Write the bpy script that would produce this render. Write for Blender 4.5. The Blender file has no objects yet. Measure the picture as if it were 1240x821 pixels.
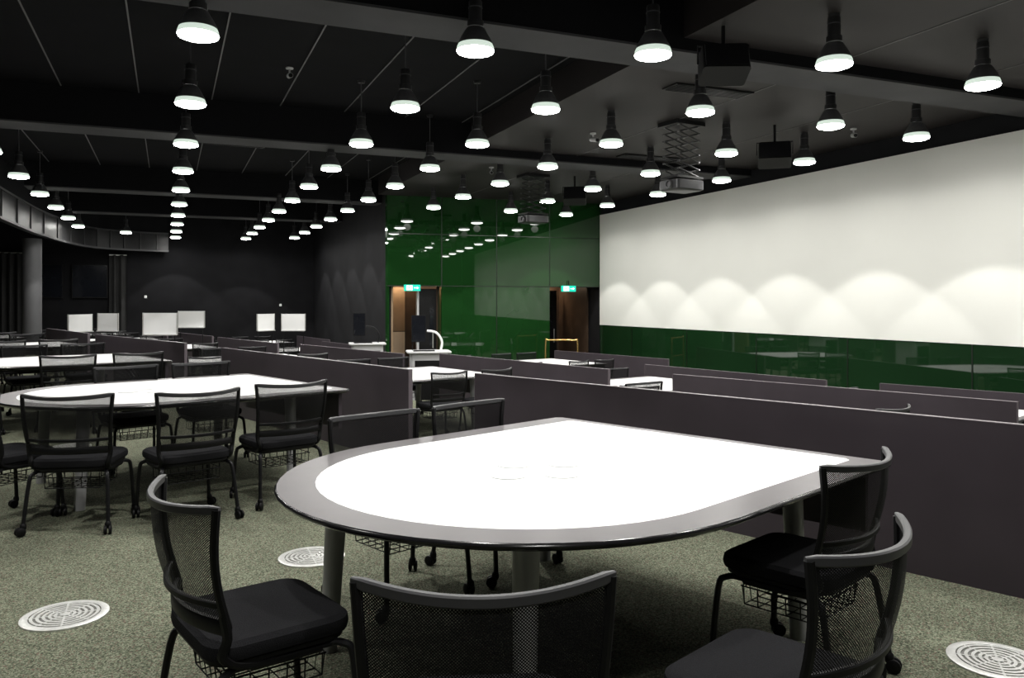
import bpy, bmesh, math, random
from mathutils import Vector, Matrix
random.seed(4)
sc = bpy.context.scene
sc.view_settings.view_transform = 'Standard'
sc.view_settings.look = 'None'
COL = sc.collection

# ------------------------------------------------------------ materials
def new_mat(name):
    m = bpy.data.materials.new(name); m.use_nodes = True
    return m, m.node_tree.nodes, m.node_tree.links, m.node_tree.nodes['Principled BSDF']

def mat(name, col, rough=0.5, metal=0.0, spec=0.5, noise=None, bump=None, emit=None, es=0.0, coat=0.0):
    m, N, L, b = new_mat(name)
    b.inputs['Base Color'].default_value = (*col, 1)
    b.inputs['Roughness'].default_value = rough
    b.inputs['Metallic'].default_value = metal
    b.inputs['Specular IOR Level'].default_value = spec
    b.inputs['Coat Weight'].default_value = coat
    if emit:
        b.inputs['Emission Color'].default_value = (*emit, 1)
        b.inputs['Emission Strength'].default_value = es
    if noise or bump:
        tc = N.new('ShaderNodeTexCoord')
        if noise:
            sc_, var = noise
            t = N.new('ShaderNodeTexNoise'); t.inputs['Scale'].default_value = sc_; t.inputs['Detail'].default_value = 4
            L.new(tc.outputs['Object'], t.inputs['Vector'])
            r = N.new('ShaderNodeValToRGB')
            r.color_ramp.elements[0].position = .3; r.color_ramp.elements[1].position = .7
            r.color_ramp.elements[0].color = (*[c*(1-var) for c in col], 1)
            r.color_ramp.elements[1].color = (*[c*(1+var) for c in col], 1)
            L.new(t.outputs['Fac'], r.inputs['Fac']); L.new(r.outputs['Color'], b.inputs['Base Color'])
        if bump:
            t2 = N.new('ShaderNodeTexNoise'); t2.inputs['Scale'].default_value = bump[0]
            L.new(tc.outputs['Object'], t2.inputs['Vector'])
            bp = N.new('ShaderNodeBump'); bp.inputs['Strength'].default_value = bump[1]; bp.inputs['Distance'].default_value = .01
            L.new(t2.outputs['Fac'], bp.inputs['Height']); L.new(bp.outputs['Normal'], b.inputs['Normal'])
    return m

def carpet_mat():
    m, N, L, b = new_mat('carpet')
    b.inputs['Roughness'].default_value = 1; b.inputs['Specular IOR Level'].default_value = .05
    tc = N.new('ShaderNodeTexCoord')
    v = N.new('ShaderNodeTexVoronoi'); v.inputs['Scale'].default_value = 170
    L.new(tc.outputs['Object'], v.inputs['Vector'])
    sep = N.new('ShaderNodeSeparateColor'); L.new(v.outputs['Color'], sep.inputs['Color'])
    r = N.new('ShaderNodeValToRGB'); r.color_ramp.interpolation = 'CONSTANT'
    cols = [(0, (.050,.057,.040)), (.25, (.130,.142,.099)), (.5, (.100,.109,.079)), (.7, (.198,.207,.154)), (.9, (.118,.085,.069))]
    e = r.color_ramp.elements
    e[0].position = 0; e[0].color = (*cols[0][1], 1); e[1].position = cols[1][0]; e[1].color = (*cols[1][1], 1)
    for p, c in cols[2:]:
        x = e.new(p); x.color = (*c, 1)
    L.new(sep.outputs['Red'], r.inputs['Fac'])
    n = N.new('ShaderNodeTexNoise'); n.inputs['Scale'].default_value = 3.0; n.inputs['Detail'].default_value = 5
    L.new(tc.outputs['Object'], n.inputs['Vector'])
    mr = N.new('ShaderNodeMapRange'); mr.inputs['To Min'].default_value = .8; mr.inputs['To Max'].default_value = 1.2
    L.new(n.outputs['Fac'], mr.inputs['Value'])
    mx = N.new('ShaderNodeMix'); mx.data_type = 'RGBA'; mx.blend_type = 'MULTIPLY'; mx.inputs[0].default_value = 1
    L.new(r.outputs['Color'], mx.inputs[6]); L.new(mr.outputs['Result'], mx.inputs[7])
    L.new(mx.outputs[2], b.inputs['Base Color'])
    bp = N.new('ShaderNodeBump'); bp.inputs['Strength'].default_value = .5; bp.inputs['Distance'].default_value = .004
    L.new(sep.outputs['Green'], bp.inputs['Height']); L.new(bp.outputs['Normal'], b.inputs['Normal'])
    return m

def net_mat():
    m, N, L, b = new_mat('chair_net_fabric')
    b.inputs['Base Color'].default_value = (.006,.006,.0065,1); b.inputs['Roughness'].default_value = .7
    b.inputs['Specular IOR Level'].default_value = .15
    tc = N.new('ShaderNodeTexCoord'); s = N.new('ShaderNodeSeparateXYZ'); L.new(tc.outputs['Object'], s.inputs[0])
    outs = []
    for ax in ('X', 'Z'):
        mu = N.new('ShaderNodeMath'); mu.operation = 'MULTIPLY'; mu.inputs[1].default_value = 2*math.pi/.0070
        L.new(s.outputs[ax], mu.inputs[0])
        si = N.new('ShaderNodeMath'); si.operation = 'SINE'; L.new(mu.outputs[0], si.inputs[0]); outs.append(si)
    a = N.new('ShaderNodeMath'); a.operation = 'MULTIPLY'
    L.new(outs[0].outputs[0], a.inputs[0]); L.new(outs[1].outputs[0], a.inputs[1])
    g = N.new('ShaderNodeMath'); g.operation = 'GREATER_THAN'; g.inputs[1].default_value = .30
    L.new(a.outputs[0], g.inputs[0])
    inv = N.new('ShaderNodeMath'); inv.operation = 'SUBTRACT'; inv.inputs[0].default_value = 1
    L.new(g.outputs[0], inv.inputs[1]); L.new(inv.outputs[0], b.inputs['Alpha'])
    return m

M = dict(
 carpet=carpet_mat(), net=net_mat(),
 wall=mat('black_paint', (.012,.012,.0135), .85, spec=.10, noise=(2,.15), bump=(60,.05)),
 ceil=mat('black_ceiling_tile', (.004,.004,.005), .9, spec=.1, noise=(2,.2)),
 soffit=mat('dark_soffit_paint', (.017,.0145,.0145), .6, spec=.2, noise=(.8,.25)),
 beam=mat('beam_paint', (.042,.042,.045), .7, spec=.2, noise=(2,.1)),
 beamside=mat('beam_side_paint', (.005,.005,.006), .8, spec=.1, noise=(2,.1)),
 joint=mat('ceiling_joint', (.10,.10,.10), .5),
 screen=mat('projection_paint', (.77,.77,.73), .85, spec=.15, noise=(.6,.02)),
 green=mat('green_glass', (.008,.040,.009), .02, spec=.7, noise=(.5,.1)),
 dado=mat('dark_green_glass', (.007,.026,.009), .03, spec=.65, noise=(.5,.1)),
 greenj=mat('glass_joint', (.002,.006,.002), .4),
 white=mat('white_laminate', (.86,.86,.86), .32, spec=.25, noise=(2,.01)),
 rim=mat('grey_laminate', (.118,.110,.115), .32, spec=.10, noise=(6,.05)),
 edge=mat('black_edge', (.010,.010,.011), .2),
 divider=mat('divider_laminate', (.048,.039,.047), .45, spec=.3, noise=(3,.08)),
 divedge=mat('divider_edge', (.12,.10,.115), .35),
 leg=mat('grey_powdercoat', (.34,.34,.345), .38, metal=.1, noise=(10,.05)),
 blk=mat('black_plastic', (.0045,.0045,.005), .5, spec=.2, noise=(20,.1)),
 blkm=mat('black_metal', (.006,.006,.007), .4, spec=.25, noise=(20,.1)),
 rail=mat('back_rail', (.040,.040,.043), .4, spec=.35, noise=(20,.05)),
 fabric=mat('seat_fabric', (.013,.013,.0145), .95, spec=.08, noise=(300,.35), bump=(400,.5)),
 steel=mat('brushed_steel', (.70,.70,.68), .35, metal=.6, noise=(40,.1)),
 steeld=mat('diffuser_recess', (.12,.12,.11), .6),
 lens=mat('lamp_lens', (1,1,1), .4, emit=(1,.99,.94), es=36),
 glassrim=mat('lamp_refractor', (.45,.5,.45), .2, emit=(.85,1,.88), es=.7),
 lampb=mat('lamp_body', (.030,.030,.032), .4, metal=.4, noise=(30,.1)),
 lampc=mat('lamp_collar', (.11,.11,.115), .4, metal=.4, noise=(30,.1)),
 wood=mat('warm_panel', (.30,.20,.12), .5, noise=(3,.15)),
 beige=mat('beige_panel', (.75,.60,.45), .6, noise=(3,.05)),
 bronze=mat('bronze_panel', (.07,.045,.03), .35, noise=(3,.2)),
 brass=mat('brass', (.75,.48,.18), .25, metal=.9, noise=(20,.05)),
 exit=mat('exit_green', (.0,.35,.25), .5, emit=(.0,.55,.38), es=1.0),
 exitw=mat('exit_white', (.9,.9,.9), .5, emit=(.9,1,.95), es=1.4),
 glass=mat('dark_glass', (.008,.009,.012), .10, spec=.35, noise=(.5,.1)),
 bulk=mat('bulkhead_panel', (.010,.010,.011), .4, spec=.3, noise=(2,.1)),
 bulkt=mat('bulkhead_trim', (.030,.030,.032), .5),
 curt=mat('black_curtain', (.018,.018,.018), .9, noise=(5,.2)),
 colm=mat('column_paint', (.10,.10,.105), .6, noise=(3,.08)),
 lgrey=mat('light_grey_laminate', (.45,.45,.46), .4, noise=(4,.05)),
 port=mat('port_cover', (.70,.70,.71), .35, noise=(4,.02)),
 board=mat('whiteboard', (.88,.88,.88), .3, noise=(3,.02)),
)

# ------------------------------------------------------------ mesh builder
class MB:
    def __init__(s): s.v=[]; s.f=[]; s.m=[]; s.sm=[]; s.mats=[]
    def mi(s, k):
        if k not in s.mats: s.mats.append(k)
        return s.mats.index(k)
    def add(s, vs, fs, k, smooth=False, tf=None):
        o=len(s.v)
        for v in vs:
            v=Vector(v); s.v.append(tuple(tf@v) if tf else tuple(v))
        i=s.mi(k)
        for f in fs: s.f.append([o+a for a in f]); s.m.append(i); s.sm.append(smooth)
    def box(s, x0,x1,y0,y1,z0,z1,k,tf=None):
        vs=[(x,y,z) for z in (z0,z1) for y in (y0,y1) for x in (x0,x1)]
        s.add(vs,[(0,2,3,1),(4,5,7,6),(0,1,5,4),(2,6,7,3),(0,4,6,2),(1,3,7,5)],k,tf=tf)
    def tube(s, pts, r, k, n=8, tf=None, cap=True):
        pts=[Vector(p) for p in pts]; rs = r if isinstance(r,(list,tuple)) else [r]*len(pts)
        vs=[];up=None
        for i,p in enumerate(pts):
            d=(pts[min(i+1,len(pts)-1)]-pts[max(i-1,0)]).normalized()
            if up is None:
                up=Vector((0,0,1)) if abs(d.z)<.9 else Vector((1,0,0))
            a=d.cross(up)
            if a.length<1e-4: a=d.cross(Vector((0,1,0)))
            a.normalize(); b=a.cross(d).normalized(); up=b
            for j in range(n):
                t=2*math.pi*j/n; vs.append(p+(a*math.cos(t)+b*math.sin(t))*rs[i])
        fs=[(i*n+j,i*n+(j+1)%n,(i+1)*n+(j+1)%n,(i+1)*n+j) for i in range(len(pts)-1) for j in range(n)]
        if cap: fs+= [tuple(range(n))[::-1], tuple(range((len(pts)-1)*n,len(pts)*n))]
        s.add(vs,fs,k,True,tf)
    def lathe(s, prof, k, n=24, c=(0,0), tf=None, smooth=True):
        vs=[(c[0]+r*math.cos(2*math.pi*j/n), c[1]+r*math.sin(2*math.pi*j/n), z) for r,z in prof for j in range(n)]
        fs=[(i*n+j,i*n+(j+1)%n,(i+1)*n+(j+1)%n,(i+1)*n+j) for i in range(len(prof)-1) for j in range(n)]
        s.add(vs,fs,k,smooth,tf)
    def loops(s, loops, k, cap0=True, cap1=True, smooth=True, tf=None):
        n=len(loops[0]); vs=[p for l in loops for p in l]
        fs=[(i*n+j,i*n+(j+1)%n,(i+1)*n+(j+1)%n,(i+1)*n+j) for i in range(len(loops)-1) for j in range(n)]
        if cap0: fs.append(tuple(range(n))[::-1])
        if cap1: fs.append(tuple(range((len(loops)-1)*n,len(loops)*n)))
        s.add(vs,fs,k,smooth,tf)
    def mesh(s, name):
        me=bpy.data.meshes.new(name); me.from_pydata(s.v,[],s.f)
        for k in s.mats: me.materials.append(M[k])
        me.polygons.foreach_set('material_index', s.m); me.polygons.foreach_set('use_smooth', s.sm)
        me.update(); 
        try: me.set_sharp_from_angle(angle=math.radians(40))
        except Exception: pass
        return me
    def obj(s, name, loc=(0,0,0), rz=0):
        return place(s.mesh(name), name, loc, rz)
def place(me, name, loc=(0,0,0), rz=0, parent=None):
    o=bpy.data.objects.new(name, me); o.location=loc; o.rotation_euler=(0,0,rz); COL.objects.link(o)
    if parent: o.parent=parent
    return o
def smooth_path(P, n=6):
    P=[Vector(p) for p in P]; out=[]
    for i in range(len(P)-1):
        p0=P[max(i-1,0)];p1=P[i];p2=P[i+1];p3=P[min(i+2,len(P)-1)]
        for j in range(n):
            t=j/n
            out.append(.5*((2*p1)+(p2-p0)*t+(2*p0-5*p1+4*p2-p3)*t*t+(3*p1-p0-3*p2+p3)*t**3))
    out.append(P[-1]); return out
def rrect(w,d,r,z,n=5,yc=0):
    pts=[]
    for cx,cy,a0 in ((w/2-r,d/2-r,0),(-w/2+r,d/2-r,90),(-w/2+r,-d/2+r,180),(w/2-r,-d/2+r,270)):
        for i in range(n+1):
            a=math.radians(a0+90*i/n); pts.append((cx+r*math.cos(a), yc+cy+r*math.sin(a), z))
    return pts

# ------------------------------------------------------------ room shell
XW, XR, YG, YF, XL, YB = 11.04, 5.13, 19.96, 31.6, -6.9, -3.0
YV = YG+.45
ZC, ZS, ZT = 4.61, 4.18, -0.6
def yg(x): return YG+.25-(x-XR)*.085     # the glass wall is slightly splayed
T1=[(6.1,-3),(4.25,2.2),(2.62,6.5),(2.2,7.1),(.85,11.4),(.45,13),(-1.0,17.1),(-2.45,21.7),(-3.2,25),(-4.5,31.6)]
T2=[(9.6,-3),(7.6,4),(7.3,5),(6.05,8.6),(5.65,9.5),(4.62,13.7),(4.0,14),(2.82,17.8),(2.45,18.3),(1.4,22.3),(1.2,22.9),(.25,26.9),(0,27.2),(-.6,31.6)]
b=MB()
def poly(pts,z,k):
    b.add([(x,y,z) for x,y in pts],[tuple(range(len(pts)))],k)
poly([(XL,YB)]+T1+[(XL,YF)],0,'carpet')
poly(T2+T1[::-1],-.3,'carpet')
poly([(XW,YB),(XW,YF)]+T2[::-1],-.6,'carpet')
for T,za,zb in ((T1,0,-.3),(T2,-.3,-.6)):
    for i in range(len(T)-1):
        (x0,y0),(x1,y1)=T[i],T[i+1]
        b.add([(x0,y0,za),(x1,y1,za),(x1,y1,zb),(x0,y0,zb)],[(0,1,2,3)],'carpet')
b.obj('floor')
b=MB(); b.box(XL,XW,YB,YF,ZC,ZC+.15,'ceil')
b.obj('ceiling')
b=MB()
b.add([(4.9,YB,ZS),(XW,YB,ZS),(XW,yg(XW)-.002,ZS),(XR,yg(XR)-.002,ZS),(4.9,yg(XR),ZS)]+[(4.9,YB,ZC-.002),(XW,YB,ZC-.002),(XW,yg(XW)-.002,ZC-.002),(XR,yg(XR)-.002,ZC-.002),(4.9,yg(XR),ZC-.002)],
      [(4,3,2,1,0),(5,6,7,8,9),(0,1,6,5),(1,2,7,6),(2,3,8,7),(3,4,9,8),(4,0,5,9)],'soffit'); b.obj('ceiling_soffit')
# ceiling panel joints
b=MB(); x=-2.47
while x<4.8:
    b.box(x-.008,x+.008,YB,YF-.02,ZC-.012,ZC-.001,'joint'); x+=1.03
b.obj('trim_1')
b=MB()
for x in (7.0,9.0): b.box(x-.006,x+.006,YB,YG-.3,ZS-.006,ZS-.001,'joint')
b.obj('trim_2')
for i,(y,xa) in enumerate(((.6,-3.2),(7.0,-3.15),(13.4,-3.05),(20.75,-2.95),(26,-2.6))):
    x1 = XW-.01 if y<YG else XR-.01
    b=MB(); b.box(xa,x1,y,y+.6,4.055,ZC-.003,'beamside'); b.box(xa,x1,y-.01,y+.61,4.03,4.055,'beam'); b.obj('ceiling_beam')
# walls
b=MB(); b.box(XW,XW+.15,YB,YV+.15,ZT,ZC,'wall'); b.obj('wall_right')
b=MB(); b.box(XL,XR+.15,YF,YF+.15,ZT,ZC,'wall'); b.obj('wall_far')
b=MB(); b.box(XL-.15,XL,YB,YF,ZT,ZC,'wall'); b.obj('wall_left')
b=MB(); b.box(XL-.15,XW+.15,YB-.15,YB,ZT,ZC,'wall'); b.obj('wall_back')
b=MB(); b.box(XR,XR+.15,YV,YF,ZT,ZC,'wall'); b.obj('wall_return')
# green glass wall with door openings
DT=1.87
b=MB()
def gseg(x0,x1,z0,z1,k='green',off=0,y1=None):
    ya,yb=yg(x0)-off,yg(x1)-off; yc=YV if y1 is None else None
    p=[(x0,ya),(x1,yb),(x1,yc if yc else yg(x1)-.0005),(x0,yc if yc else yg(x0)-.0005)]
    vs=[(x,y,z) for z in (z0,z1) for x,y in p]
    b.add(vs,[(3,2,1,0),(4,5,6,7),(0,1,5,4),(1,2,6,5),(2,3,7,6),(3,0,4,7)],k)
gseg(XR,XW,DT,ZC); gseg(6.54,9.53,ZT,DT); gseg(XR,XR+.05,ZT,DT)
b.obj('wall_green_glass')
b=MB()
for x in (6.54,8.03,9.53): gseg(x-.012,x+.012,DT if x!=8.03 else ZT,ZC-.01,'greenj',.006,1)
gseg(XR,XW-.01,DT-.01,DT+.012,'greenj',.006,1); gseg(XR,XW-.01,3.2,3.22,'greenj',.006,1)
b.obj('trim_3')
# projection wall and glass dado on right
YE=yg(XW)-.03
b=MB(); b.box(XW-.05,XW-.002,1.0,YE,.825,3.86,'screen'); b.obj('projection_screen')
b=MB(); b.box(XW-.04,XW-.002,YB+.02,YE,ZT+.002,.82,'dado')
y=1.2
while y<YE: b.box(XW-.046,XW-.04,y-.01,y+.01,ZT+.01,.82,'greenj'); y+=2.4
b.obj('glass_dado_panel')

# door vestibules
def vestibule(x0,x1,left):
    b=MB(); y0,y1=YV,YV+1.8
    b.box(x0-.05,x0,y0,y1,ZT,DT+.3,'wood' if left else 'bronze'); b.box(x1,x1+.05,y0,y1,ZT,DT+.3,'bronze')
    b.box(x0-.05,x1+.05,y1,y1+.05,ZT,DT+.3,'bronze'); b.box(x0-.05,x1+.05,y0,y1,DT+.3,DT+.35,'bronze')
    if left:
        b.box(x0+.02,x0+.8,y1-.04,y1-.005,ZT+.01,.62,'beige'); b.box(x0+.02,x0+.8,y1-.04,y1-.005,.64,DT,'wood')
    b.obj('wall_vestibule')
    li=bpy.data.lights.new('vestibule_light','AREA'); li.energy=15; li.color=(1,.78,.55); li.size=.9; li.shape='RECTANGLE'; li.size_y=.12
    lo=bpy.data.objects.new('vestibule_downlight',li); COL.objects.link(lo); lo.location=((x0+x1)/2,y1-.25,DT+.25)
vestibule(XR+.2,6.50,True); vestibule(9.57,10.98,False)
def door(x0,x1,y,name,rz=0):
    b=MB(); w=x1-x0
    b.box(0,w,-.02,.02,0,2.4,'blk'); b.box(-.05,0,-.05,.05,0,2.45,'lgrey')
    b.box(w*.62,w*.86,-.026,.026,.9,1.9,'glass')
    b.tube([(w-.1,-.05,.85),(w-.1,-.05,1.25)],.012,'steel')
    b.tube([(w-.1,-.05,.9),(w-.1,0,.9)],.008,'steel'); b.tube([(w-.1,-.05,1.2),(w-.1,0,1.2)],.008,'steel')
    b.obj(name,(x0,y,ZT),rz)
door(5.99,6.47,YV-.06,'door_1'); door(9.75,10.75,YV+1.5,'door_2')
# exit signs
def exit_sign(x):
    b=MB(); b.box(-.21,.21,-.03,.03,0,.16,'exit')
    w='exitw'; y0,y1=-.035,-.03
    b.box(-.16,.0,y0,y1,.02,.14,w)                      # doorway panel
    def q(p): b.add([(px,y0-.002,pz) for px,pz in p],[tuple(range(len(p)))],'exit')
    q([(-.095,.115),(-.075,.115),(-.075,.135),(-.095,.135)])
    q([(-.105,.07),(-.085,.065),(-.07,.11),(-.09,.115)])
    q([(-.10,.07),(-.13,.045),(-.145,.05),(-.11,.085)])
    q([(-.09,.07),(-.06,.05),(-.07,.025),(-.055,.022),(-.042,.055),(-.08,.08)])
    q([(-.075,.11),(-.05,.09),(-.03,.1),(-.03,.09),(-.05,.078),(-.08,.098)])
    def qa(p): b.add([(px,y0,pz) for px,pz in p],[tuple(range(len(p)))],w)
    qa([(.04,.07),(.12,.07),(.12,.045),(.17,.08),(.12,.115),(.12,.09),(.04,.09)])
    b.box(-.01,.01,-.01,.01,.16,.3,'blk')
    b.obj('exit_sign',(x,yg(x)-.06,DT-.13))
exit_sign(5.75); exit_sign(10.05)

# curved bulkhead at left
path=smooth_path([(-3.55,-2.9,0),(-3.5,8,0),(-3.4,15,0),(-3.3,20.2,0),(-3.1,25,0),(-2.5,29.2,0),(-1.4,30.7,0),(.0,31.2,0)],6)
b=MB()
def strip(off,z0,z1,k,thick=.12):
    L=[];R=[]
    for i,p in enumerate(path):
        d=(path[min(i+1,len(path)-1)]-path[max(i-1,0)]).normalized(); n=Vector((d.y,-d.x,0))
        L.append(p+n*off); R.append(p+n*(off-thick))
    vs=[];fs=[]
    for a,c in zip(L,R): vs+=[(a.x,a.y,z0),(a.x,a.y,z1),(c.x,c.y,z1),(c.x,c.y,z0)]
    for i in range(len(L)-1):
        for j in range(4): fs.append((i*4+j,i*4+(j+1)%4,(i+1)*4+(j+1)%4,(i+1)*4+j))
    b.add(vs,fs,k)
strip(0,3.23,3.9,'bulk'); strip(-.1,3.9,ZC-.01,'wall'); strip(.03,3.23,3.29,'bulkt',.03); strip(.03,3.86,3.91,'bulkt',.1)
for i in range(0,len(path)-1,2):
    p=path[i]; d=(path[i+1]-p).normalized(); a=math.atan2(d.y,d.x)
    b.box(-.015,.015,-.03,0.0,3.23,3.9,'bulkt',Matrix.Translation(p)@Matrix.Rotation(a,4,'Z'))
b.obj('curved_bulkhead')
b=MB(); b.lathe([(.24,0),(.24,3.22)],'colm',32); b.lathe([(.26,0),(.26,.12),(.24,.13)],'blk',32); b.obj('column',(-3.5,26,0))
def curtain(x0,y0,x1,y1,z0,z1):
    b=MB(); n=120; vs=[];fs=[]; d=Vector((x1-x0,y1-y0,0)); nn=Vector((-d.y,d.x,0)).normalized(); L=d.length
    for i in range(n+1):
        t=i/n; p=Vector((x0,y0,0))+d*t+nn*(.06*math.sin(t*L*28)+.02*math.sin(t*L*11))
        vs+=[(p.x,p.y,z0),(p.x,p.y,z1)]
    for i in range(n): fs.append((2*i,2*i+2,2*i+3,2*i+1))
    b.add(vs,fs,'curt',True); b.tube([(x0,y0,z1),(x1,y1,z1)],.02,'steel'); b.obj('curtain')
curtain(-6.6,31.35,-4.3,31.35,.02,3.1); curtain(-6.7,18,-6.7,24,.02,3.1); curtain(-1.9,31.4,-1.35,31.4,.02,3.1)
def tv(x,w,h,z):
    b=MB(); b.box(-w/2,w/2,-.06,0,z,z+h,'blk'); b.box(-w/2+.03,w/2-.03,-.065,-.06,z+.03,z+h-.03,'glass'); b.box(-.1,.1,0,.06,z+.3,z+.6,'blkm')
    b.obj('wall_display',(x,YF-.07,0))
tv(-3.7,.75,1.15,1.6); tv(-2.5,1.1,1.15,1.6)
b=MB(); b.box(-.04,.04,-.02,0,0,.09,'board'); b.box(-.012,.012,-.028,-.02,.03,.06,'lgrey'); me=b.mesh('light_switch')
place(me,'light_switch',(-.75,YF-.001,1.6))
place(me,'light_switch',(3.9,YF-.001,1.3))

# ------------------------------------------------------------ pendant lamps
def lamp_mesh(top):
    b=MB(); H=3.69
    b.lathe([(.002,.46),(.055,.46),(.06,.45),(.06,.28),(.075,.275),(.075,.225),(.068,.22)],'lampb',20)
    b.lathe([(.062,.40),(.064,.40),(.064,.39),(.062,.39)],'lampc',20)
    b.lathe([(.068,.22),(.085,.205),(.11,.165),(.140,.11),(.152,.085),(.156,.075),(.156,.065)],'lampc',28)
    b.lathe([(.156,.066),(.166,.040),(.168,.012)],'glassrim',28)
    b.lathe([(.168,.012),(.160,-.004),(.12,-.018),(.06,-.025),(.001,-.027)],'lens',28)
    b.tube([(0,0,.46),(0,0,top-H-.02)],.007,'lampc',6)
    b.lathe([(.002,top-H-.035),(.05,top-H-.035),(.055,top-H-.001)],'lampb',16)
    return b.mesh('pendant_lamp')
LMa,LMb=lamp_mesh(ZC),lamp_mesh(ZS)
LMbeam=lamp_mesh(4.03)
spot=bpy.data.lights.new('lamp_beam','SPOT'); spot.energy=155; spot.spot_size=math.radians(88); spot.spot_blend=.10; spot.shadow_soft_size=.06; spot.color=(1,.985,.94)
pt=bpy.data.lights.new('lamp_glow','SPOT'); pt.energy=25; pt.spot_size=math.radians(172); pt.spot_blend=.25; pt.shadow_soft_size=.1; pt.color=(1,.985,.94)
def lamp(x,y):
    me=LMb if x>4.9 else LMa
    for by in (.6,7.0,13.4,20.75,26):
        if by-.05<y<by+.65: me=LMbeam
    o=place(me,'pendant_lamp',(x,y,3.69))
    for d,n,z in ((spot,'beam_light',-.06),(pt,'glow_light',-.15)):
        l=bpy.data.objects.new(n,d); COL.objects.link(l); l.parent=o; l.location=(0,0,z)
def col(x,y0,s,k0,k1):
    for k in range(k0,k1+1): lamp(x,y0+s*k)
col(.23,7.31,2.576,-3,9); col(2.53,6.8,2.33,-2,10); col(4.06,6.28,2.277,-2,10)
col(5.81,5.87,2.1,-1,6); col(7.79,5.83,2.1,-2,6); col(9.43,5.92,2.12,-2,6)
col(-2.47,16.8,2.6,-5,4); lamp(-1.27,29.0)

# ------------------------------------------------------------ chair
def chair_mesh():
    b=MB()
    W,D=.47,.46
    b.loops([rrect(W-.06,D-.06,.07,.405),rrect(W-.01,D-.01,.08,.415),rrect(W,D,.085,.435),rrect(W-.005,D-.005,.085,.455),
             rrect(W-.04,D-.04,.07,.468),rrect(W-.14,D-.14,.05,.464)],'fabric')
    b.loops([rrect(W-.07,D-.07,.07,.385),rrect(W-.03,D-.03,.08,.395),rrect(W-.03,D-.03,.08,.408)],'blk')
    # back: plan curve + lean
    def bp(s,t):
        hw=.240+.026*t
        z=.52+.335*t
        y=-.245-.075*t-.02*math.sin(math.pi*t)+.082*s*s*(.75+.4*t)
        return Vector((s*hw,y,z+.014*s*s*t))
    ns,nt=16,8; vs=[bp(-1+2*i/ns,j/nt) for j in range(nt+1) for i in range(ns+1)]
    fs=[(j*(ns+1)+i,j*(ns+1)+i+1,(j+1)*(ns+1)+i+1,(j+1)*(ns+1)+i) for j in range(nt) for i in range(ns)]
    b.add(vs,fs,'net',True)
    def band(t0,h,th,k,s0=-1.04,s1=1.04,n=22):
        loops=[]
        for i in range(n+1):
            s=s0+(s1-s0)*i/n; p=bp(s,t0); q=bp(s+.02,t0); d=(q-p).normalized(); nn=Vector((d.y,-d.x,0)).normalized()
            e=1.0 if 0<i<n else .6
            loops.append([p+nn*th*e*a+Vector((0,0,h*e*c)) for a,c in ((-1,-.7),(-.6,-1),(.6,-1),(1,-.7),(1,.7),(.6,1),(-.6,1),(-1,.7))])
        b.loops(loops,k)
    band(1.0,.013,.010,'rail'); band(0.0,.022,.011,'blk'); band(.2,.010,.008,'blk')
    for sg in (-1,1):
        b.tube([bp(sg*1.01,j/10) for j in range(11)],[.013]*11,'blk',8)
        b.tube(smooth_path([bp(sg,.12),bp(sg,0)+Vector((0,.0,-.03)),(sg*.225,-.19,.43),(sg*.21,-.10,.385),(sg*.20,.12,.375)],5),.015,'blk',8)
        b.tube(smooth_path([(sg*.19,.13,.385),(sg*.215,.19,.375),(sg*.232,.215,.33),(sg*.245,.235,.07)],4),.0125,'blkm',8)
        b.tube(smooth_path([(sg*.19,-.12,.385),(sg*.215,-.18,.375),(sg*.232,-.21,.33),(sg*.25,-.25,.07)],4),.0125,'blkm',8)
        b.tube([(sg*.20,-.15,.38),(sg*.20,.17,.38)],.012,'blkm',8)
        for yy in (.235,-.25):
            R=Matrix.Translation((sg*.25,yy,0))@Matrix.Rotation(.5*sg+yy,4,'Z')
            for dx in (-.014,.014):
                T=R@Matrix.Translation((dx,-.018,.028))@Matrix.Rotation(math.pi/2,4,'Y')
                b.lathe([(.002,-.009),(.022,-.009),(.028,-.005),(.028,.005),(.022,.009),(.002,.009)],'blk',14,tf=T)
            b.lathe([(.012,.035),(.02,.05),(.018,.07),(.010,.08)],'blk',10,tf=R)
    b.tube([(-.2,-.15,.38),(.2,-.15,.38)],.011,'blkm'); b.tube([(-.2,.15,.38),(.2,.15,.38)],.011,'blkm')
    z=.27; r=.0028
    fr=[(-.17,-.16,z+.07),(.17,-.16,z+.07),(.17,.15,z+.07),(-.17,.15,z+.07),(-.17,-.16,z+.07)]
    b.tube(fr,.0035,'blkm',5)
    for i in range(7):
        x=-.165+.33*i/6; b.tube([(x,-.16,z+.07),(x,-.15,z),(x,.14,z),(x,.15,z+.07)],r,'blkm',4)
    for i in range(6):
        y=-.15+.29*i/5; b.tube([(-.17,y,z+.07),(-.165,y,z),(.165,y,z),(.17,y,z+.07)],r,'blkm',4)
    for sx in (-.17,.17):
        for sy in (-.14,.13): b.tube([(sx,sy,z+.07),(sx,sy,.39)],.0035,'blkm',5)
    return b.mesh('mesh_back_chair')
CH=chair_mesh()
def chair(x,y,face_deg,z=0):
    place(CH,'mesh_back_chair',(x,y,z),math.radians(face_deg-90))

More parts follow.
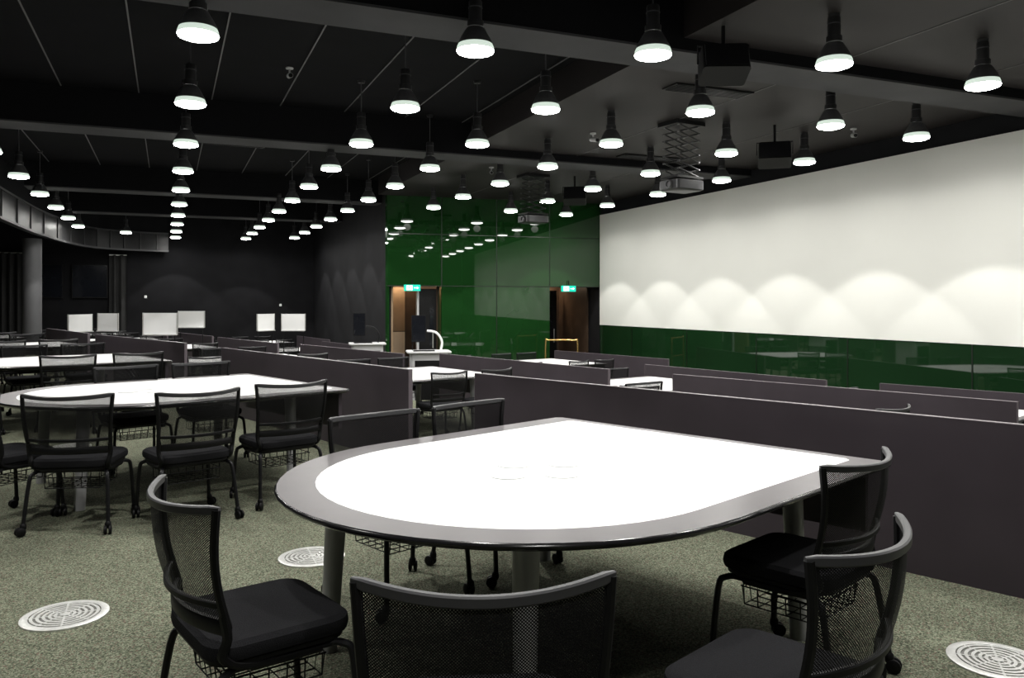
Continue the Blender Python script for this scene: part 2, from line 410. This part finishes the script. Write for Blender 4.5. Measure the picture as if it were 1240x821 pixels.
# ------------------------------------------------------------ bullet table (end at x=0, tip at x=-2.33)
def outline(hw,L,xe,z,n=28,rc=.03):
    c=-(L-hw); pts=[(xe,-hw+rc,z),(xe,hw-rc,z),(xe-rc,hw,z)]
    for i in range(n+1):
        a=math.pi/2+math.pi*i/n; pts.append((c+hw*math.cos(a),hw*math.sin(a),z))
    pts.append((xe-rc,-hw,z)); return pts
def table_mesh():
    b=MB(); L=2.33
    o=lambda h,z: outline(1.0-h,L-h,-h,z)
    inner=outline(.845,2.175,-.07,.7400)
    b.loops([o(.05,.706),o(.02,.712),o(.004,.722)],'edge',cap1=False)
    b.loops([o(.004,.722),o(0,.730),o(.003,.737),o(.008,.740)],'edge',cap0=False,cap1=False)
    b.loops([o(.008,.740),inner],'rim',cap0=False,cap1=False,smooth=False)
    b.loops([inner],'white',cap0=False,smooth=False)
    for x,y in ((-1.25,-.14),(-1.25,.14),(-1.42,0),(-1.08,0)):
        b.lathe([(.075,.7403),(.077,.742)],'leg',24,c=(x,y)); b.lathe([(.077,.742),(.072,.7425)],'lgrey',24,c=(x,y)); b.lathe([(.072,.7425),(.066,.7412),(.002,.7410)],'port',24,c=(x,y))
    for x,y,sx,sy in ((-1.88,.55,-.03,.02),(-1.88,-.55,-.03,-.02),(-.4,.72,.0,.03),(-.4,-.72,0,-.03)):
        b.tube([(x,y,.706),(x,y,.66),(x+sx,y+sy,.02),(x+sx,y+sy,0)],[.05,.045,.036,.036],'leg',20)
        b.lathe([(.07,.705),(.07,.695),(.05,.69)],'leg',20,c=(x,y))
    b.tube([(-1.85,.5,.68),(-.45,.66,.68)],.02,'blkm'); b.tube([(-1.85,-.5,.68),(-.45,-.66,.68)],.02,'blkm')
    b.box(-1.5,-.6,-.12,.12,.60,.70,'blk'); b.box(-.06,-.03,-.9,.9,.42,.706,'divider')
    return b.mesh('collaboration_table')
TB=table_mesh()
def table(x,y,rot,z=0): place(TB,'collaboration_table',(x,y,z),math.radians(rot))
def divider(x,y,rot,L,z=0):
    b=MB(); h=.85
    b.box(-.02,.02,-L/2,L/2,0.0,h-.004,'divider'); b.box(-.021,.021,-L/2-.001,L/2+.001,h-.004,h,'divedge')
    b.box(-.021,.021,-L/2-.004,-L/2,0,h,'divedge'); b.box(-.021,.021,L/2,L/2+.004,0,h,'divedge')
    b.obj('divider_panel',(x,y,z),math.radians(rot))
def seats(x,y,rot,z,lst):
    a=math.radians(rot); c,s=math.cos(a),math.sin(a)
    for lx,ly,f in lst: chair(x+lx*c-ly*s,y+lx*s+ly*c,f+rot,z)
DEF=[(-.5,-1.13,92),(-1.2,-1.15,86),(-2.1,-.88,52),(-2.58,0,3),(-2.1,.9,-50),(-1.2,1.08,-88),(-.5,1.1,-92)]
def pod(dx,dy,rot,L,z,lst=DEF,off=0):
    divider(dx,dy,rot,L,z); a=math.radians(rot); c,s=math.cos(a),math.sin(a)
    x=dx-.87*c-off*s; y=dy-.87*s+off*c
    table(x,y,rot,z); seats(x,y,rot,z,[(lx,ly+random.uniform(-.04,.04),f+random.uniform(-7,7)) for lx,ly,f in lst])

# upper tier
divider(3.22,4.33,21.3,4.5); table(2.6,3.58,21.7)
chair(.685,1.80,71); chair(.27,2.72,15); chair(1.49,1.72,112); chair(2.28,2.49,111)
chair(1.06,3.90,290); chair(1.67,4.14,293)
divider(1.33,9.18,17.2,4.5); table(1.05,7.54,19)
chair(.11,5.88,109); chair(.75,6.20,108); chair(-.52,5.97,74); chair(-1.0,6.30,42)
chair(-.27,7.84,290); chair(.36,8.05,288); 
divider(-.5,14.9,20,4.3)
table(-.24,11.64,17); seats(-.24,11.64,17,0,DEF)
table(-1.5,15.8,17); seats(-1.5,15.8,17,0,DEF)
divider(-2.0,19.5,17,4.0); table(-2.9,19.6,17); seats(-2.9,19.6,17,0,DEF)
# middle tier
pod(6.45,6.75,19.1,3.8,-.3); pod(4.93,11.55,14.6,4.2,-.3); pod(3.2,15.75,16.8,4.1,-.3)
pod(1.7,20.3,15,4,-.3); pod(.6,24.8,14,4,-.3); pod(-.4,29,12,3.6,-.3,DEF[:3]+DEF[4:])
# lower tier
pod(10.2,7.6,20,2.8,-.6); pod(8.92,11.5,12.6,3.9,-.6); pod(9.3,16.3,13,3.8,-.6)
pod(4.7,23.4,10,3.8,-.6,[DEF[0],DEF[1],DEF[5],DEF[6]]); pod(4.5,27.9,8,3.6,-.6)

# ------------------------------------------------------------ floor air diffusers
b=MB()
b.lathe([(.185,0),(.185,.006),(.165,.010),(.150,.008)],'steel',40)
b.lathe([(.150,.004),(.002,.004)],'steeld',40)
for r in (.135,.110,.085,.060,.038): b.lathe([(r+.009,.004),(r+.009,.009),(r-.004,.009),(r-.004,.004)],'steel',40)
b.lathe([(.022,.004),(.022,.010),(.001,.011)],'steel',20)
for i in range(8):
    a=i*math.pi/4; b.box(.02,.152,-.004,.004,.004,.0085,'steel',Matrix.Rotation(a,4,'Z'))
DF=b.mesh('floor_air_diffuser')
for p in ((-.44,4.25),(.75,4.68),(3.08,2.24),(-.9,9.2),(-2.6,8.5)): place(DF,'floor_air_diffuser',(*p,0.0005))

# ------------------------------------------------------------ ceiling equipment
def scissor(x,y):
    b=MB(); top=ZS; n=7; h=.11; w=.20
    b.box(-.28,.28,-.22,.22,top-.06,top-.001,'blk')
    for sy in (-.16,.16):
        for i in range(n):
            z=top-.06-i*h
            b.tube([(-w,sy,z),(w,sy,z-h)],.013,'lampb',6); b.tube([(w,sy+.012,z),(-w,sy+.012,z-h)],.013,'lampb',6)
            for sx in (-w,w): b.tube([(sx,sy-.02,z),(sx,sy+.03,z)],.014,'lampc',6)
    zb=top-.06-n*h
    for i in range(n+1):
        for sx in (-w,w): b.tube([(sx,-.16,top-.06-i*h),(sx,.16,top-.06-i*h)],.008,'blkm',6)
    b.box(-.26,.26,-.2,.2,zb-.03,zb,'blk')
    b.loops([[(px,py,zb-.05) for px,py,_ in rrect(.5,.40,.05,0)],[(px,py,zb-.06) for px,py,_ in rrect(.54,.44,.05,0)],[(px,py,zb-.19) for px,py,_ in rrect(.54,.44,.05,0)],[(px,py,zb-.21) for px,py,_ in rrect(.48,.38,.05,0)]],'lampb')
    T=Matrix.Translation((-.27,-.05,zb-.125))@Matrix.Rotation(-math.pi/2,4,'Y')
    b.lathe([(.06,-.02),(.06,.05),(.05,.05),(.045,.02),(.001,.02)],'lampc',20,tf=T)
    for sx in (-.2,.2): b.tube([(sx,0,zb-.05),(sx,0,zb)],.012,'blkm')
    b.obj('scissor_lift_projector',(x,y,0),math.radians(8))
scissor(7.2,10.35); scissor(7.2,15.8)
def speaker(x,y,z,rz,s=1,top=ZS):
    b=MB(); T=Matrix.Rotation(math.radians(-18),4,'X')
    w,d,h=.27*s,.20*s,.16*s
    b.loops([[T@Vector((px,py,-h)) for px,py,_ in rrect(2*w,2*d,.04,0)],[T@Vector((px*.97,py*.9,h)) for px,py,_ in rrect(2*w,2*d,.04,0)]],'blk')
    b.box(-w*.9,w*.9,-d-.008,-d+.01,-h*.85,h*.85,'blkm',T)
    b.tube([(-w-.02,0,0),(-w-.02,0,h+.05),(w+.02,0,h+.05),(w+.02,0,0)],.012,'blkm',6)
    b.tube([(0,0,h+.05),(0,0,top-z-.001)],.02,'blkm')
    b.obj('ceiling_speaker',(x,y,z),math.radians(rz))
speaker(5.05,6.55,3.80,-25,.85); speaker(8.6,9.9,3.72,-40,.9); speaker(8.1,15.6,3.75,-30,.9)
def cctv(x,y,top,rz):
    b=MB(); b.lathe([(.05,-.001),(.05,-.02),(.02,-.03)],'lgrey',16); b.tube([(0,0,-.02),(0,0,-.1)],.012,'lgrey')
    b.tube([(0,.05,-.1),(0,-.1,-.13)],.035,'lgrey',14); b.tube([(0,-.1,-.13),(0,-.12,-.134)],.028,'blk',14)
    b.obj('security_camera',(x,y,top),math.radians(rz))
cctv(9.9,9.6,ZS,-30); cctv(6.3,11.5,ZS,10); cctv(1.5,11.2,ZC,0); cctv(6.0,15.2,ZS,-20)
b=MB(); b.box(-.6,.6,-.16,.16,-.02,-.001,'blk')
for i in range(7): b.box(-.57,.57,-.14+i*.045,-.13+i*.045,-.03,-.02,'lampb')
me=b.mesh('air_vent'); place(me,'air_vent',(6.4,8.6,ZS)); place(me,'air_vent',(8.3,13,ZS)); place(me,'air_vent',(1.2,17,ZC))

# ------------------------------------------------------------ lecterns, whiteboards, handrail
def lectern(x,y,z,rz,arm='board'):
    b=MB()
    b.loops([rrect(.70,.55,.06,0),rrect(.70,.55,.06,1.08)],'lgrey',smooth=False); b.loops([rrect(.82,.66,.07,1.08),rrect(.84,.68,.08,1.10),rrect(.82,.66,.07,1.12)],'lgrey')
    b.box(-.28,.28,-.278,-.272,.15,.95,'blk')
    b.tube(smooth_path([(.25,.1,1.12),(.27,.1,1.30),(.16,.1,1.46),(-.02,.08,1.5)],5),.022,arm)
    b.box(-.32,-.04,.04,.07,1.28,1.80,'blk'); b.box(-.305,-.055,.034,.04,1.295,1.785,'glass')
    b.box(-.3,.1,-.25,-.08,1.12,1.14,'blk'); b.tube(smooth_path([(-.3,.1,1.12),(-.3,.05,1.3),(-.28,-.05,1.42)],4),.006,'blkm')
    b.obj('lectern',(x,y,z),math.radians(rz))
lectern(4.6,14.95,-.6,-12); lectern(4.2,18.4,-.6,-10,'blkm')
def wboard(x,y,z,h,w,rz):
    b=MB(); b.box(-w/2,w/2,-.012,.012,h-.42,h,'board')
    for s in (-1,1):
        b.tube([(s*w*.42,.02,h-.05),(s*w*.42,.02,.03)],.012,'blkm'); b.tube([(s*w*.42,-.2,.02),(s*w*.42,.24,.02)],.014,'blkm')
        b.box(s*w/2-.01,s*w/2+.01,-.015,.015,h-.43,h+.005,'steel')
    b.box(-w/2,w/2,-.05,-.012,h-.44,h-.42,'steel'); b.tube([(-w*.42,.02,.3),(w*.42,.02,.3)],.01,'blkm')
    b.obj('mobile_whiteboard',(x,y,z),math.radians(rz))
wboard(-.15,17.3,-.3,1.54,.66,-22); wboard(.55,22.7,-.3,1.52,.68,-22); wboard(2.3,21.6,-.6,1.75,.6,40); wboard(2.95,21.3,-.6,1.75,.6,-22)
wboard(-2.0,22.5,-.3,1.45,.9,60); wboard(-1.35,21.9,-.3,1.48,.6,-40)
b=MB()
b.tube(smooth_path([(8.9,18.75,-.6),(8.9,18.75,.42),(8.98,18.7,.48),(9.5,18.35,.48),(9.58,18.3,.42),(9.58,18.3,-.6)],5),.022,'brass',10)
b.tube([(8.9,18.75,0),(9.58,18.3,0)],.012,'brass'); b.obj('handrail')

# ------------------------------------------------------------ world, camera
w=bpy.data.worlds.new('world'); sc.world=w; w.use_nodes=True
w.node_tree.nodes['Background'].inputs[0].default_value=(.01,.01,.012,1); w.node_tree.nodes['Background'].inputs[1].default_value=.3
cam=bpy.data.cameras.new('camera'); co=bpy.data.objects.new('camera',cam); COL.objects.link(co)
cam.sensor_width=36; cam.lens=980/1240*36; cam.shift_y=-44.5/1240; cam.clip_start=.05
co.location=(0,0,1.45); co.rotation_euler=(math.radians(90),0,math.radians(-23.0))
sc.camera=co
